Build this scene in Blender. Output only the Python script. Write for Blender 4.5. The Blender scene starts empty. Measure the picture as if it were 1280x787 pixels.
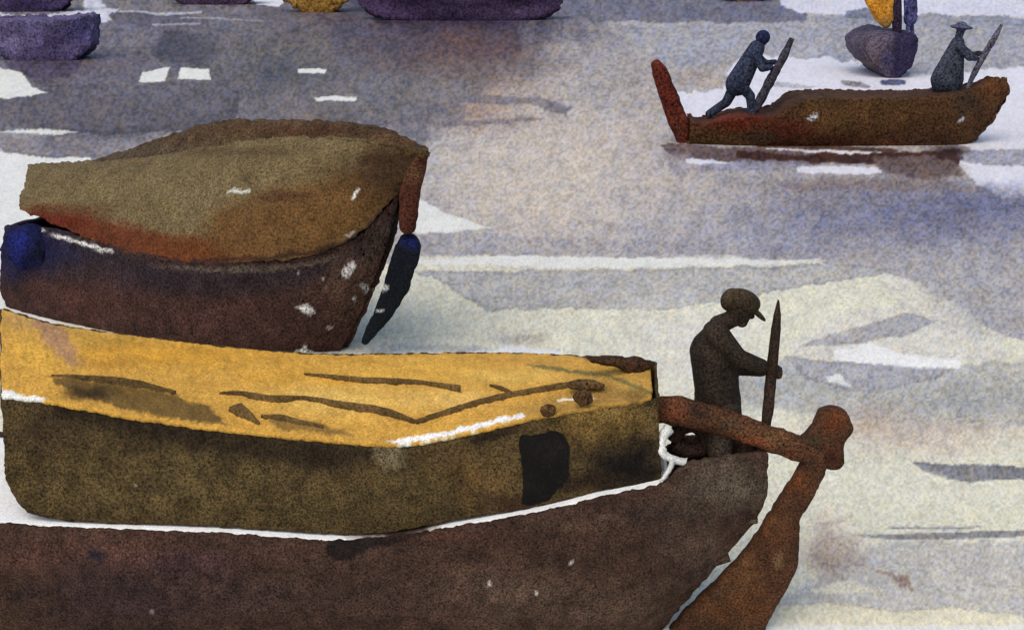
import bpy, bmesh, math, random
import numpy as np
from mathutils import Vector
from mathutils.bvhtree import BVHTree
from mathutils.geometry import delaunay_2d_cdt

random.seed(4)
S = bpy.context.scene
COL = S.collection
# ------------------------------------------------------------ camera
PITCH = math.radians(16.4)
CAMZ = 5.0
FPX = 1778.0                                  # 50 mm on a 36 mm sensor, for a 1280 wide picture
cd = bpy.data.cameras.new('camera'); cam = bpy.data.objects.new('camera', cd); COL.objects.link(cam)
cd.lens = 50; cd.sensor_width = 36; cd.clip_end = 6000
cam.location = (0, 0, CAMZ); cam.rotation_euler = (math.pi/2 - PITCH, 0, 0)
S.camera = cam
# ------------------------------------------------------------ world and sun (thin overcast)
W = bpy.data.worlds.new('World'); S.world = W; W.use_nodes = True
nt = W.node_tree
sky = nt.nodes.new('ShaderNodeTexSky'); sky.sky_type = 'NISHITA'; sky.sun_disc = False
SUN_EL, SUN_AZ = math.radians(58), math.radians(205)     # behind the viewer, a little to the left
sky.sun_elevation = SUN_EL; sky.sun_rotation = SUN_AZ
sky.air_density = 1.0; sky.dust_density = 3.0; sky.ozone_density = 1.0
nt.nodes['Background'].inputs[1].default_value = 0.15
nt.links.new(sky.outputs[0], nt.nodes['Background'].inputs[0])
sd = bpy.data.lights.new('sun', 'SUN'); sd.energy = 0.75; sd.angle = math.radians(60); sd.color = (1, .95, .86)
sun = bpy.data.objects.new('sun', sd); COL.objects.link(sun)
sdir = Vector((math.sin(SUN_AZ)*math.cos(SUN_EL), math.cos(SUN_AZ)*math.cos(SUN_EL), math.sin(SUN_EL)))
sun.rotation_euler = sdir.to_track_quat('Z', 'Y').to_euler()
S.view_settings.view_transform = 'Standard'; S.view_settings.look = 'None'
S.view_settings.exposure = 0.2; S.view_settings.gamma = 1.0
S.view_settings.use_curve_mapping = False

# ------------------------------------------------------------ helpers: points
CP, SP = math.cos(PITCH), math.sin(PITCH)
def ray(u, v):
    a = (u-640)/FPX; b = (v-393.5)/FPX
    return np.array([a, CP - b*SP, -SP - b*CP])
def atY(u, v, y):
    d = ray(u, v); t = y/d[1]; return (d[0]*t, y, CAMZ + d[2]*t)
def atZ(u, v, z):
    d = ray(u, v); t = (z-CAMZ)/d[2]; return (d[0]*t, d[1]*t, z)
def proj(P):
    P = np.asarray(P, float).reshape(-1, 3)
    x = P[:, 0]; y = P[:, 1]; z = P[:, 2]-CAMZ
    dep = np.maximum(y*CP - z*SP, 1e-3); up = y*SP + z*CP
    return 640 + FPX*x/dep, 393.5 - FPX*up/dep
def mpp(y, v=400):                            # metres per picture unit at depth y
    a = atY(640, v, y); b = atY(641, v, y); return b[0]-a[0]

# ------------------------------------------------------------ helpers: noise and pigment
def _h(ix, iy, s):
    n = (ix*374761393 + iy*668265263 + s*974711) & 0xffffffff
    n = ((n ^ (n >> 13))*1274126177) & 0xffffffff
    return ((n ^ (n >> 16)) & 0xffff)/65535.0
def vn(x, y, s=0):
    ix = np.floor(x).astype(np.int64); iy = np.floor(y).astype(np.int64)
    fx = x-ix; fy = y-iy; fx = fx*fx*(3-2*fx); fy = fy*fy*(3-2*fy)
    a = _h(ix, iy, s); b = _h(ix+1, iy, s); c = _h(ix, iy+1, s); d = _h(ix+1, iy+1, s)
    return (a+(b-a)*fx)*(1-fy) + (c+(d-c)*fx)*fy
def fbm(x, y, s=0, o=4):
    t = 0; A = 1; w = 0
    for k in range(o):
        t = t + A*vn(x*2**k, y*2**k, s+k*17); w += A; A *= .55
    return t/w*2-1
def lin(c):
    c = np.asarray(c, float)/255
    return np.where(c <= .04045, c/12.92, ((c+.055)/1.055)**2.4)
def sdf(px, py, poly):
    P = np.asarray(poly, float); Q = np.roll(P, -1, 0)
    d = np.full(px.shape, 1e9); ins = np.zeros(px.shape, bool)
    for a, b in zip(P, Q):
        e = b-a; wx = px-a[0]; wy = py-a[1]
        t = np.clip((wx*e[0]+wy*e[1])/max(e@e, 1e-9), 0, 1)
        d = np.minimum(d, np.hypot(wx-e[0]*t, wy-e[1]*t))
        c = ((a[1] > py) != (b[1] > py))
        with np.errstate(all='ignore'):
            xi = (b[0]-a[0])*(py-a[1])/((b[1]-a[1]) if b[1] != a[1] else 1e-9)+a[0]
        ins ^= (c & (px < xi))
    return np.where(ins, d, -d)
def sdl(px, py, line, wid):
    d = np.full(px.shape, -1e9); n = len(line)
    ws = wid if hasattr(wid, '__len__') else [wid]*n
    for i in range(n-1):
        a = np.array(line[i], float); b = np.array(line[i+1], float); e = b-a
        wx = px-a[0]; wy = py-a[1]; t = np.clip((wx*e[0]+wy*e[1])/max(e@e, 1e-9), 0, 1)
        d = np.maximum(d, ws[i]+(ws[i+1]-ws[i])*t - np.hypot(wx-e[0]*t, wy-e[1]*t))
    return d
# a layer: (kind, geometry, colour, alpha, softness, raggedness, rim)
def G(poly, c, a=1, soft=1.2, rag=3, rim=0): return ('p', poly, c, a, soft, rag, rim)
def L(line, w, c, a=1, soft=1.0, rag=1.5): return ('l', (line, w), c, a, soft, rag, 0)
def E(x, y, rx, ry, c, a=1, soft=1.0): return ('e', (x, y, rx, ry), c, a, soft, 0, 0)   # soft bloom
def pigment(px, py, base, layers, seed=0):
    c = np.empty((len(px), 3)); c[:] = base
    n1 = fbm(px/22, py/22, seed+3, 5); n2 = fbm(px/22, py/22, seed+91, 5); m1 = fbm(px/7, py/7, seed+5, 3); m2 = fbm(px/2.6, py/2.4, seed+6, 2)
    for k, g, cc, al, soft, rag, rim in layers:
        if k == 'e':
            x, y, rx, ry = g
            r = np.hypot((px-x + n1*rx*.35)/rx, (py-y + n2*ry*.35)/ry)
            m = np.clip(1.15-r, 0, 1)**1.2*(1+.25*m1); m = np.clip(m*1.15, 0, 1)
            if soft < 1: m = np.clip((m-.5)/soft+.5, 0, 1)
        else:
            qx = px + rag*n1 + rag*.5*m1 + min(rag, 3)*.5*m2; qy = py + rag*n2*.8 - rag*.5*m1 + min(rag, 3)*.35*m2
            d = sdf(qx, qy, g) if k == 'p' else sdl(qx, qy, *g)
            m = np.clip(d/soft*.5+.5, 0, 1); m = m*m*(3-2*m)
        f = (m*al)[:, None]
        c = c*(1-f) + np.asarray(cc, float)*f
        if rim: c = c*(1-(rim*np.exp(-(d/2.2)**2)*(d > -1))[:, None])
    return c

# ------------------------------------------------------------ helpers: materials and meshes
MATS = {}
def mat(scale, grain=.35, blot=.25, rough=.85, spec=.15, stretch=1.0, bump=.15, name='pigment'):
    key = (name, scale, grain, blot, rough, spec, stretch, bump)
    if key in MATS: return MATS[key]
    m = bpy.data.materials.new(name); m.use_nodes = True; t = m.node_tree; N = t.nodes; K = t.links
    b = N['Principled BSDF']; b.inputs['Roughness'].default_value = rough
    b.inputs['Specular IOR Level'].default_value = spec
    at = N.new('ShaderNodeAttribute'); at.attribute_name = 'Col'
    tc = N.new('ShaderNodeTexCoord'); mp = N.new('ShaderNodeMapping'); mp.inputs['Scale'].default_value = (1, stretch, 1)
    K.new(tc.outputs['Object'], mp.inputs[0])
    def noise(s, det, r):
        n = N.new('ShaderNodeTexNoise'); n.inputs['Scale'].default_value = s
        n.inputs['Detail'].default_value = det; n.inputs['Roughness'].default_value = r
        K.new(mp.outputs[0], n.inputs['Vector']); return n.outputs[0]
    def rng(src, lo, hi, a, bb):
        r = N.new('ShaderNodeMapRange'); K.new(src, r.inputs[0])
        for i, v in enumerate((lo, hi, a, bb)): r.inputs[i+1].default_value = v
        return r.outputs[0]
    nf = noise(scale, 2.5, .8); nm = noise(scale*.1, 5, .72)
    f = rng(nf, .34, .66, 1-grain*2.9, 1+grain*2.9); g = rng(nm, .3, .7, 1-blot*1.9, 1+blot*1.9)
    mu = N.new('ShaderNodeMath'); mu.operation = 'MULTIPLY'; K.new(f, mu.inputs[0]); K.new(g, mu.inputs[1])
    vm = N.new('ShaderNodeVectorMath'); vm.operation = 'SCALE'; K.new(at.outputs['Color'], vm.inputs[0]); K.new(mu.outputs[0], vm.inputs['Scale'])
    nh = N.new('ShaderNodeTexNoise'); nh.inputs['Scale'].default_value = scale*.6; nh.inputs['Detail'].default_value = 3; K.new(mp.outputs[0], nh.inputs['Vector'])
    hu = N.new('ShaderNodeVectorMath'); hu.operation = 'MULTIPLY_ADD'; K.new(nh.outputs['Color'], hu.inputs[0]); hv_ = .9*grain+.25*blot
    hu.inputs[1].default_value = (hv_,)*3; hu.inputs[2].default_value = (1-hv_*.5,)*3
    hm = N.new('ShaderNodeVectorMath'); hm.operation = 'MULTIPLY'; K.new(vm.outputs[0], hm.inputs[0]); K.new(hu.outputs[0], hm.inputs[1])
    K.new(hm.outputs[0], b.inputs['Base Color'])
    if bump:
        bp = N.new('ShaderNodeBump'); bp.inputs['Strength'].default_value = bump; bp.inputs['Distance'].default_value = .5/scale
        K.new(nf, bp.inputs['Height']); K.new(bp.outputs[0], b.inputs['Normal'])
    MATS[key] = m; return m
def tag(o, label=None, cat=None, group=None, kind=None):
    for k, v in (('label', label), ('category', cat), ('group', group), ('kind', kind)):
        if v: o[k] = v
    return o
def empty(name, loc, label, cat, group=None):
    o = bpy.data.objects.new(name, None); COL.objects.link(o); o.location = loc; o.empty_display_size = .2
    return tag(o, label, cat, group)
def link(name, me, parent=None):
    o = bpy.data.objects.new(name, me); COL.objects.link(o)
    if parent is not None:
        o.parent = parent; o.matrix_parent_inverse.identity()
        l = Vector((0, 0, 0)); p = parent
        while p is not None: l += p.location; p = p.parent
        o.location = (0, 0, 0); me.transform(__import__('mathutils').Matrix.Translation(-l))
    return o
def finish(name, verts, faces, base, layers=(), y=10, gain=1.25, parent=None, seed=0, smooth=True, thick=0, material=None, warp=0, **kw):
    """one mesh with a pigment attribute; verts in world space"""
    V = np.asarray(verts, float).reshape(-1, 3).copy()
    u, v = proj(V)
    if warp:
        s = mpp(y)*warp*1.15
        V[:, 0] += s*(fbm(u/9+7, v/9, seed+40, 3)+.5*fbm(u/3.2, v/3.2, seed+41, 2)); V[:, 2] += s*(fbm(u/9-9, v/9, seed+60, 3)+.5*fbm(u/3.2, v/3.2, seed+61, 2))
    me = bpy.data.meshes.new(name); me.from_pydata([tuple(p) for p in V], [], faces); me.update()
    c = lin(np.clip(pigment(u, v, base, layers, seed), 3, 250))/gain
    a = me.color_attributes.new('Col', 'FLOAT_COLOR', 'POINT')
    a.data.foreach_set('color', np.concatenate([np.clip(c, 0, .92), np.ones((len(c), 1))], 1).ravel().astype('f4'))
    if smooth: me.polygons.foreach_set('use_smooth', [True]*len(me.polygons))
    me.materials.append(material or mat(round(.36/mpp(y), 1), **kw))
    o = link(name, me, parent)
    if thick:
        md = o.modifiers.new('thick', 'SOLIDIFY'); md.thickness = abs(thick); md.offset = -1 if thick > 0 else 1
    return o
def resample(pts, n):
    P = np.asarray(pts, float); d = np.r_[0, np.cumsum(np.linalg.norm(np.diff(P, axis=0), axis=1))]
    t = np.linspace(0, d[-1], n); Q = np.r_[[2*P[0]-P[1]], P, [2*P[-1]-P[-2]]]
    out = []
    for s in t:
        i = min(max(np.searchsorted(d, s, 'right')-1, 0), len(P)-2); f = (s-d[i])/max(d[i+1]-d[i], 1e-9)
        a, b, c, e = Q[i], Q[i+1], Q[i+2], Q[i+3]
        m1 = (c-a)/2; m2 = (e-b)/2
        L1 = d[i+1]-d[i]                     # chord-limited tangents keep corners tidy
        for m in (m1, m2):
            l = np.linalg.norm(m)
            if l > L1: m *= L1/l
        f2 = f*f; f3 = f2*f
        out.append((2*f3-3*f2+1)*b + (f3-2*f2+f)*m1 + (-2*f3+3*f2)*c + (f3-f2)*m2)
    return np.array(out)
def loft(curves, nu, nv):
    """curves: lists of 3D points -> grid (nv+1, nu, 3)"""
    R = np.array([resample(c, nu) for c in curves])
    t = np.linspace(0, len(curves)-1, nv+1); out = []
    for s in t:
        i = min(int(s), len(curves)-2); f = s-i
        a = R[max(i-1, 0)]; b = R[i]; c = R[i+1]; e = R[min(i+2, len(R)-1)]
        m1 = (c-a)/2 if i > 0 else c-b; m2 = (e-b)/2 if i+2 < len(R) else c-b
        f2 = f*f; f3 = f2*f
        out.append((2*f3-3*f2+1)*b+(f3-2*f2+f)*m1+(-2*f3+3*f2)*c+(f3-f2)*m2)
    return np.array(out)
def gridfaces(nv, nu, off=0, flip=False):
    F = []
    for j in range(nv-1):
        for i in range(nu-1):
            q = (off+j*nu+i, off+j*nu+i+1, off+(j+1)*nu+i+1, off+(j+1)*nu+i)
            F.append(q[::-1] if flip else q)
    return F
def grids(gl):
    V = []; F = []; o = 0
    for g, flip in gl:
        nv, nu = g.shape[:2]; V.append(g.reshape(-1, 3)); F += gridfaces(nv, nu, o, flip); o += nv*nu
    return np.concatenate(V), F
def tubegrid(path, radii, n=12, step=None, rz=None, seed=0, wob=0):
    P = np.asarray(path, float); k = max(len(P)*6, 12)
    R = resample(np.c_[P, radii, (rz if rz is not None else radii)], k)
    rng_ = np.random.RandomState(seed); V = []
    for i in range(k):
        t = R[min(i+1, k-1), :3]-R[max(i-1, 0), :3]; t /= np.linalg.norm(t)+1e-9
        a = np.cross(t, (0, 1, 0)) if abs(t[1]) < .9 else np.cross(t, (1, 0, 0)); a /= np.linalg.norm(a); b = np.cross(t, a)
        w = 1+wob*(rng_.rand()-.5)*2
        for j in range(n):
            th = 2*math.pi*j/n
            V.append(R[i, :3]+(a*math.cos(th)*R[i, 3] + b*math.sin(th)*R[i, 4])*w)
    F = []
    for i in range(k-1):
        for j in range(n):
            F.append((i*n+j, i*n+(j+1) % n, (i+1)*n+(j+1) % n, (i+1)*n+j))
    F.append(tuple(range(n))[::-1]); F.append(tuple((k-1)*n+j for j in range(n)))
    return np.array(V), F
def tube(name, path, radii, base, layers=(), **kw):
    n = kw.pop('n', 12); rz = kw.pop('rz', None); wob = kw.pop('wob', 0)
    if not hasattr(radii, '__len__'): radii = [radii]*len(path)
    V, F = tubegrid(path, radii, n, rz=rz, wob=wob, seed=kw.get('seed', 0))
    return finish(name, V, F, base, layers, **kw)
def ball(name, c, r, base, layers=(), **kw):
    bm = bmesh.new(); bmesh.ops.create_icosphere(bm, subdivisions=kw.pop('sub', 4), radius=1)
    sd_ = kw.get('seed', 0); lump = kw.pop('lump', .06); rot = kw.pop('rot', None)
    V = np.array([v.co[:] for v in bm.verts]); F = [[v.index for v in f.verts] for f in bm.faces]; bm.free()
    n = fbm(V[:, 0]*2.3+V[:, 2]*1.7+5, V[:, 1]*2.3+V[:, 2]+9, sd_, 3)[:, None]
    V = V*(1+lump*n)*np.asarray(r)
    if rot: V = V@np.array(__import__('mathutils').Euler(rot).to_matrix()).T
    return finish(name, V+np.asarray(c), F, base, layers, **kw)
def ragged(poly, step, amp, seed):
    P = []; n = len(poly)
    for i in range(n):
        a = np.array(poly[i], float); b = np.array(poly[(i+1) % n], float); k = max(1, int(np.linalg.norm(b-a)/step))
        for j in range(k): P.append(a+(b-a)*j/k)
    P = np.array(P)
    # gentle rounding of the corners
    for _ in range(2): P = (np.roll(P, 1, 0)+2*P+np.roll(P, -1, 0))/4
    P[:, 0] += amp*fbm(P[:, 0]/8, P[:, 1]/8, seed, 3); P[:, 1] += amp*fbm(P[:, 0]/8+50, P[:, 1]/8, seed+1, 3)
    return P
def slab(name, poly, ydep, thick, base, layers=(), step=4, amp=1.2, seed=0, puff=0, tilt=None, **kw):
    """an outline given its distance and real thickness; puff swells the middle"""
    B = ragged(poly, step, amp, seed); nb = len(B)
    x0, y0 = B.min(0); x1, y1 = B.max(0)
    gx, gy = np.meshgrid(np.arange(x0, x1, step), np.arange(y0, y1, step)); I = np.c_[gx.ravel(), gy.ravel()]
    d = sdf(I[:, 0], I[:, 1], B); I = I[d > step*.6]
    pts = [Vector(p) for p in np.r_[B, I]]
    vo, eo, fo, *_ = delaunay_2d_cdt(pts, [(i, (i+1) % nb) for i in range(nb)], [], 1, 1e-5)
    vo = np.array([v[:] for v in vo]); n = len(vo)
    yd = ydep if callable(ydep) else (lambda u, v: ydep)
    dd = np.clip(sdf(vo[:, 0], vo[:, 1], B), 0, None)
    mid = np.array([atY(u, v, yd(u, v)) for u, v in vo])
    s = mpp(ydep if not callable(ydep) else yd(*vo[0]))
    rr = max(puff, 1e-9)/s if puff else 1
    bulge = puff*np.sqrt(np.clip(1-(1-np.clip(dd/rr, 0, 1))**2, 0, 1)) if puff else np.zeros(n)
    h = thick/2+bulge
    Fr = mid.copy(); Fr[:, 1] -= h; Bk = mid.copy(); Bk[:, 1] += h
    V = np.r_[Fr, Bk]; F = []; cnt = {}
    for f in fo:
        a, b, c = f; A = (vo[b]-vo[a]); C = (vo[c]-vo[a])
        if A[0]*C[1]-A[1]*C[0] > 0: f = (a, c, b)
        F.append(tuple(f)[::1]); F.append(tuple(i+n for i in f[::-1]))
        for i in range(3):
            e = (f[i], f[(i+1) % 3]); k = tuple(sorted(e)); cnt.setdefault(k, []).append(e)
    for k, es in cnt.items():
        if len(es) == 1: a, b = es[0]; F.append((b, a, a+n, b+n))
    F = [tuple(f) for f in F]
    kw.setdefault('y', yd(*vo[0])); kw.setdefault('smooth', bool(puff))
    return finish(name, V, F, base, layers, seed=seed, **kw)

# ================================================================= WATER
#   silt and foam washes with boat reflections and glints painted in, one level sheet
XS = np.arange(-150, 1432, 1.6); VS = np.concatenate([np.arange(-60, 120, 1.1), np.arange(120, 400, 1.5), np.arange(400, 860, 2.2)])
CREAM = (221, 219, 199); WHT = (226, 227, 222); LAVW = (222, 222, 232)
wl = [
 # the broad lilac-grey water further out
 G([(-200,-100),(1500,-100),(1500,440),(1280,425),(1225,408),(1205,388),(1172,372),(1150,352),(1118,343),(1075,334),(1060,330),(900,320),(700,322),(520,318),(500,330),(-200,330)], (176,170,176), .9, 1.6, 5),
 E(700,200,250,170,(206,192,180),.95), E(590,125,100,50,(192,158,140),.85), E(690,240,150,80,(208,196,182),.7), E(600,240,90,60,(204,192,178),.6),
 E(880,285,170,50,(176,174,186),.55), E(860,200,100,60,(192,182,178),.6), E(1120,280,220,50,(150,150,176),.7), E(1240,290,120,60,(144,146,178),.6), E(1220,350,120,60,(180,178,182),.8),
 E(760,90,120,70,(170,160,160),.5), E(980,200,120,40,(176,166,160),.5),
 # second band
 G([(520,338),(600,340),(760,337),(900,334),(1060,330),(1120,338),(1085,345),(1000,358),(905,374),(830,388),(700,384),(610,388),(575,368),(548,350)], (182,181,182), .85, 1.2, 5, .07),
 G([(525,292),(700,296),(860,300),(870,316),(700,318),(525,320)], (170,168,178), .5, 2, 4),
 G([(522,325),(640,319),(700,321),(830,322),(1035,325),(960,330),(830,333),(700,335),(600,331),(530,330)], WHT, 1, 1.0, 3),
 G([(520,245),(530,252),(556,266),(585,276),(614,286),(560,292),(520,291)], WHT, 1, 1.0, 3, .05),
 # right-hand wedges
 G([(1030,405),(1080,385),(1150,380),(1130,350),(1190,390),(1240,425),(1262,448),(1180,452),(1000,450),(985,432)], (215,211,200), .9, 1.5, 5),
 E(1100,490,230,24,(170,173,168),.65), E(950,490,90,30,(176,178,172),.6), E(1230,395,80,30,(178,178,180),.6), E(1120,700,150,30,(186,184,180),.5),
 G([(1000,432),(1060,412),(1130,391),(1172,400),(1130,418),(1060,430)], (178,178,184), .9, 1, 3, .06),
 G([(985,447),(1060,452),(1190,454),(1300,450),(1300,530),(1190,540),(1040,520),(940,505),(905,470),(960,462)], (184,184,180), .8, 3, 6),
 G([(980,446),(1040,452),(1200,456),(1170,472),(1100,489),(1060,488),(1010,474)], (176,176,188), .85, 1, 3, .08),
 G([(1042,436),(1066,436),(1075,428),(1095,430),(1128,441),(1200,450),(1200,460),(1120,458),(1044,450)], (236,236,234), 1, 1, 3), G([(1030,470),(1050,470),(1062,483),(1035,477)], WHT, 1, 1, 4),
 E(1150,540,180,34,(205,188,172),.7), E(1090,528,60,26,(196,170,150),.5),
 E(1200,500,120,26,(176,178,178),.6),
 G([(1138,577),(1280,584),(1400,584),(1400,600),(1270,598),(1205,603),(1165,594)], (140,141,152), .95, 1, 3, .06),
 G([(1066,669),(1180,665),(1400,658),(1400,664),(1240,672),(1120,674)], (150,151,158), .9, 1, 2), L([(1110,659),(1200,660),(1230,658)], [1.2,2,.5], (160,160,166), .9),
 G([(1000,735),(1060,700),(1110,675),(1400,675),(1400,772),(1190,768),(1080,760),(960,762)], (194,191,188), .75, 4, 6, .0),
 E(1040,690,44,52,(190,165,150),.75), G([(1008,740),(1040,727),(1070,726),(1096,741),(1050,741)], (222,216,196), 1, 1, 3),
 L([(1100,716),(1118,720),(1135,728)], [3,4,2], (176,140,126), .7, 2, 8), L([(1125,728),(1140,737)], [3,2], (170,132,118), .7, 2, 8),
 G([(930,758),(1040,752),(1120,764),(1190,757),(1280,770),(1400,770),(1400,790),(900,790)], (228,222,196), .95, 1, 4, .08),
 G([(-200,781),(1500,781),(1500,900),(-200,900)], (232,232,228), .9, 1, 3),
 E(650,423,46,12,(178,174,164),.7), E(860,440,30,80,(226,224,214),.5), L([(395,438),(480,434),(560,436),(700,440)], [4,6,5,2], (186,190,190), .75, 2, 4), L([(560,446),(640,438),(700,442)], [3,5,3], (228,230,232), .9, 1.5, 5),
 E(900,440,100,40,(212,210,200),.4), E(1120,610,120,30,(222,220,204),.6),
 E(830,430,120,60,(216,214,204),.6),
 # dark water upper left, the moored boats' reflections painted into its colour
 G([(-200,-100),(560,-100),(640,60),(600,110),(560,150),(520,185),(480,170),(280,150),(110,200),(85,208),(20,172),(-200,172)], (128,120,132), .85, 14, 18),
 E(300,95,170,70,(118,110,116),.7), E(450,110,110,60,(132,124,126),.6), E(480,30,180,60,(98,84,104),.8), E(600,30,150,50,(84,72,100),.85), E(560,68,110,36,(124,92,84),.85), E(600,90,80,30,(140,112,100),.6), E(640,20,110,40,(84,76,104),.6),
 G([(430,-40),(700,-40),(690,12),(640,36),(560,33),(500,34),(455,22),(440,8)], (78,62,92), .85, 8, 10),  # purple barge's reflection as a painted wash
 E(100,60,140,40,(126,118,146),.7), E(60,50,60,40,(120,108,140),.5),
 E(25,56,50,46,(150,138,172),.7), G([(8,80),(60,70),(150,58),(196,76),(204,98),(120,108),(60,109),(28,98)], (120,110,128), .6, 1.2, 4, .14),
 G([(0,128),(40,118),(100,121),(300,112),(290,160),(130,169),(60,161),(15,152),(2,140)], (96,88,98), .75, 1.4, 4, .14), G([(120,40),(240,34),(330,42),(300,60),(200,70),(130,62)], (132,122,134), .7, 1.6, 5, .1), G([(132,16),(190,14),(250,22),(262,32),(200,36),(150,30)], (108,98,116), .8, 1.5, 4, .12),
 E(345,82,20,14,(86,84,108),.7), E(390,60,40,40,(128,114,102),.6), E(410,140,60,20,(132,116,106),.6), G([(15,62),(112,60),(100,84),(84,97),(50,101),(25,94)], (92,78,108), .85, 2, 5),  # last wash: left boat's violet reflection pool, painted in
 G([(200,36),(260,40),(275,55),(262,82),(215,84),(190,66)], (78,72,92), .75, 6, 8), E(350,90,60,30,(92,92,104),.7), E(330,60,90,28,(118,110,108),.5),
 G([(0,68),(40,72),(80,80),(60,96),(12,92)], (104,92,120), .6, 1.5, 3, .1),
 G([(-20,122),(60,112),(180,106),(280,105),(300,118),(280,150),(120,165),(20,160),(-20,140)], (120,112,126), .75, 2, 4, .1),
 G([(-20,-5),(0,18),(60,17),(118,12),(150,10),(130,24),(60,22),(0,22)], (214,214,226), .9, 1, 4), G([(108,-20),(120,-20),(135,20),(140,27),(118,30),(104,20)], (210,210,222), .9, 1, 3),
 G([(-30,84),(8,86),(28,92),(42,110),(58,117),(30,121),(-30,128)], WHT, 1, 1, 3), G([(-30,163),(0,164),(60,161),(100,165),(60,171),(20,174),(-30,172)], WHT, 1, 1, 3, .1),
 G([(-40,172),(0,166),(40,168),(160,172),(210,160),(190,190),(100,198),(40,196),(0,186)], (150,142,152), .8, 1.4, 3, .12),
 G([(-40,188),(5,190),(50,197),(112,197),(110,206),(95,210),(90,240),(140,300),(60,420),(-40,420)], (228,229,226), 1, 1, 3),
 L([(135,28),(180,36),(235,34),(250,26)], [2,3,5,2], (128,118,142), .7, 1, 4), L([(150,14),(200,17),(250,16)], [1,2,1], (206,204,212), .8, 1, 2), L([(190,31),(250,30)], [1.2,1], (190,188,200), .7, 1, 2),  # lavender stroke paints a boat's reflection
 G([(172,102),(178,90),(200,85),(212,84),(206,101),(190,103)], WHT, 1, .8, 2), G([(222,99),(226,85),(262,86),(264,99),(240,100)], WHT, 1, .8, 2),  # white glints painted on the water, here and on the next line
 G([(372,86),(392,85),(408,87),(406,92),(374,91)], WHT, 1, .8, 2), G([(393,122),(420,120),(446,122),(444,127),(396,126)], WHT, 1, .8, 2), L([(225,22),(280,24),(330,27)], [1,1.2,.4], (190,186,200), .7),
 L([(323,0),(345,2),(356,-6)], [6,7,4], (222,222,230), 1, 1, 2),
 # strokes mid-water
 G([(530,118),(600,120),(680,122),(715,133),(705,144),(668,132),(600,128),(540,126)], (140,130,140), .8, 1.2, 4), L([(500,156),(560,155),(630,152),(680,148)], [4,4,3,1.5], (146,134,142), .75, 1.5, 3),
 E(560,110,60,20,(150,146,146),.4),
 # far right top: pale water behind the rowing men
 G([(680,-60),(760,-40),(960,-40),(1010,20),(1005,28),(900,28),(800,27),(730,26),(690,16)], (118,116,146), .85, 2, 4, .05), E(720,40,70,40,(150,142,150),.5),  # lilac-blue streak is a reflection put into the water colour
 G([(960,-60),(1500,-60),(1500,22),(1280,22),(1180,18),(1080,17),(1000,18),(975,6)], (216,216,230), .95, 1.5, 4),
 G([(1000,22),(1060,20),(1120,24),(1180,18),(1280,24),(1500,22),(1500,31),(1280,31),(1200,32),(1060,32)], (158,162,184), .8, 1.2, 3), L([(1060,18),(1085,17),(1100,24)], [5,7,5], (122,128,162), .8, 1, 3),
 G([(790,32),(1000,30),(1280,30),(1500,30),(1500,90),(1280,92),(1220,96),(1160,96),(1110,92),(1060,78),(980,70),(900,76),(850,92),(800,60)], (170,172,188), .7, 2, 6),
 G([(866,100),(905,92),(925,74),(940,76),(950,70),(1050,74),(1110,90),(1150,95),(1300,80),(1300,116),(1000,116),(950,150),(850,150),(845,118),(920,106)], (224,224,236), .95, 1.4, 6),
 G([(842,88),(880,92),(920,94),(920,104),(860,108),(846,104)], (186,168,158), .85, 2, 4), G([(960,100),(1000,106),(1020,108),(1000,111),(960,108)], (176,174,184), .8, 1, 2),
 L([(1055,103),(1075,106),(1085,109)], [3,4,2], (150,144,160), .85, 1, 2), L([(1103,103),(1120,104),(1130,103)], [3,4,3], (96,102,150), .95, 1, 2),  # blue stroke: sailing boat's reflection, painted in
 G([(1215,90),(1300,84),(1400,90),(1400,250),(1250,248),(1215,222),(1195,200),(1198,180),(1230,160)], (224,224,234), .95, 1.5, 5),
 G([(1190,190),(1240,188),(1300,186),(1300,208),(1240,206),(1205,202)], (160,160,182), .8, 1, 3, .05),
 E(1130,268,210,36,(128,130,168),.75), E(1230,252,90,30,(116,120,166),.7), E(1000,240,120,24,(150,142,158),.5), E(960,305,160,20,(156,156,182),.6),
 E(580,58,110,26,(118,80,78),.8), E(660,80,60,22,(132,112,110),.6), E(500,60,60,30,(100,84,98),.6),  # reddish reflection below the purple barge, painted as blooms
 # the brown boat's broken reflection, painted into the water colour below it
 G([(828,182),(850,178),(900,184),(950,184),(1000,190),(1200,188),(1205,200),(1090,204),(1000,206),(900,200),(850,200),(835,192)], (112,84,92), .75, 1.5, 4),
 G([(832,195),(860,192),(880,215),(850,222),(838,210)], (168,160,172), .7, 3, 5), L([(860,202),(900,206),(945,210)], [3,5,3], LAVW, 1, 1, 3),
 L([(960,183),(1040,188),(1100,191)], [3,4,2], LAVW, 1, 1, 3), L([(925,194),(1000,198),(1090,198),(1190,200)], [5,5,7,10], (84,46,40), .9, 1.3, 4), E(1150,212,60,18,(100,66,60),.8), E(1190,188,30,7,(60,36,44),.9), L([(948,182),(1010,184),(1120,188)],[2,3,2],(96,54,40),.8),
 L([(880,210),(960,206),(1010,204)], [5,6,4], (150,150,180), .8, 1.2, 3), L([(1000,212),(1050,213),(1100,214)], [4,5,4], LAVW, 1, 1, 3),
 G([(1090,196),(1170,194),(1200,206),(1204,222),(1160,224),(1100,214)], (134,110,106), .85, 2, 5),
 G([(970,228),(1060,224),(1180,228),(1230,236),(1120,242),(1000,240)], (150,132,132), .75, 4, 5), L([(1040,238),(1100,244),(1220,246)], [3,4,3], (140,140,172), .7, 3, 4),
]
gu, gv = np.meshgrid(XS, VS)
D = np.array([ray(0, 0)])
a_ = (gu-640)/FPX; b_ = (gv-393.5)/FPX
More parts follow.
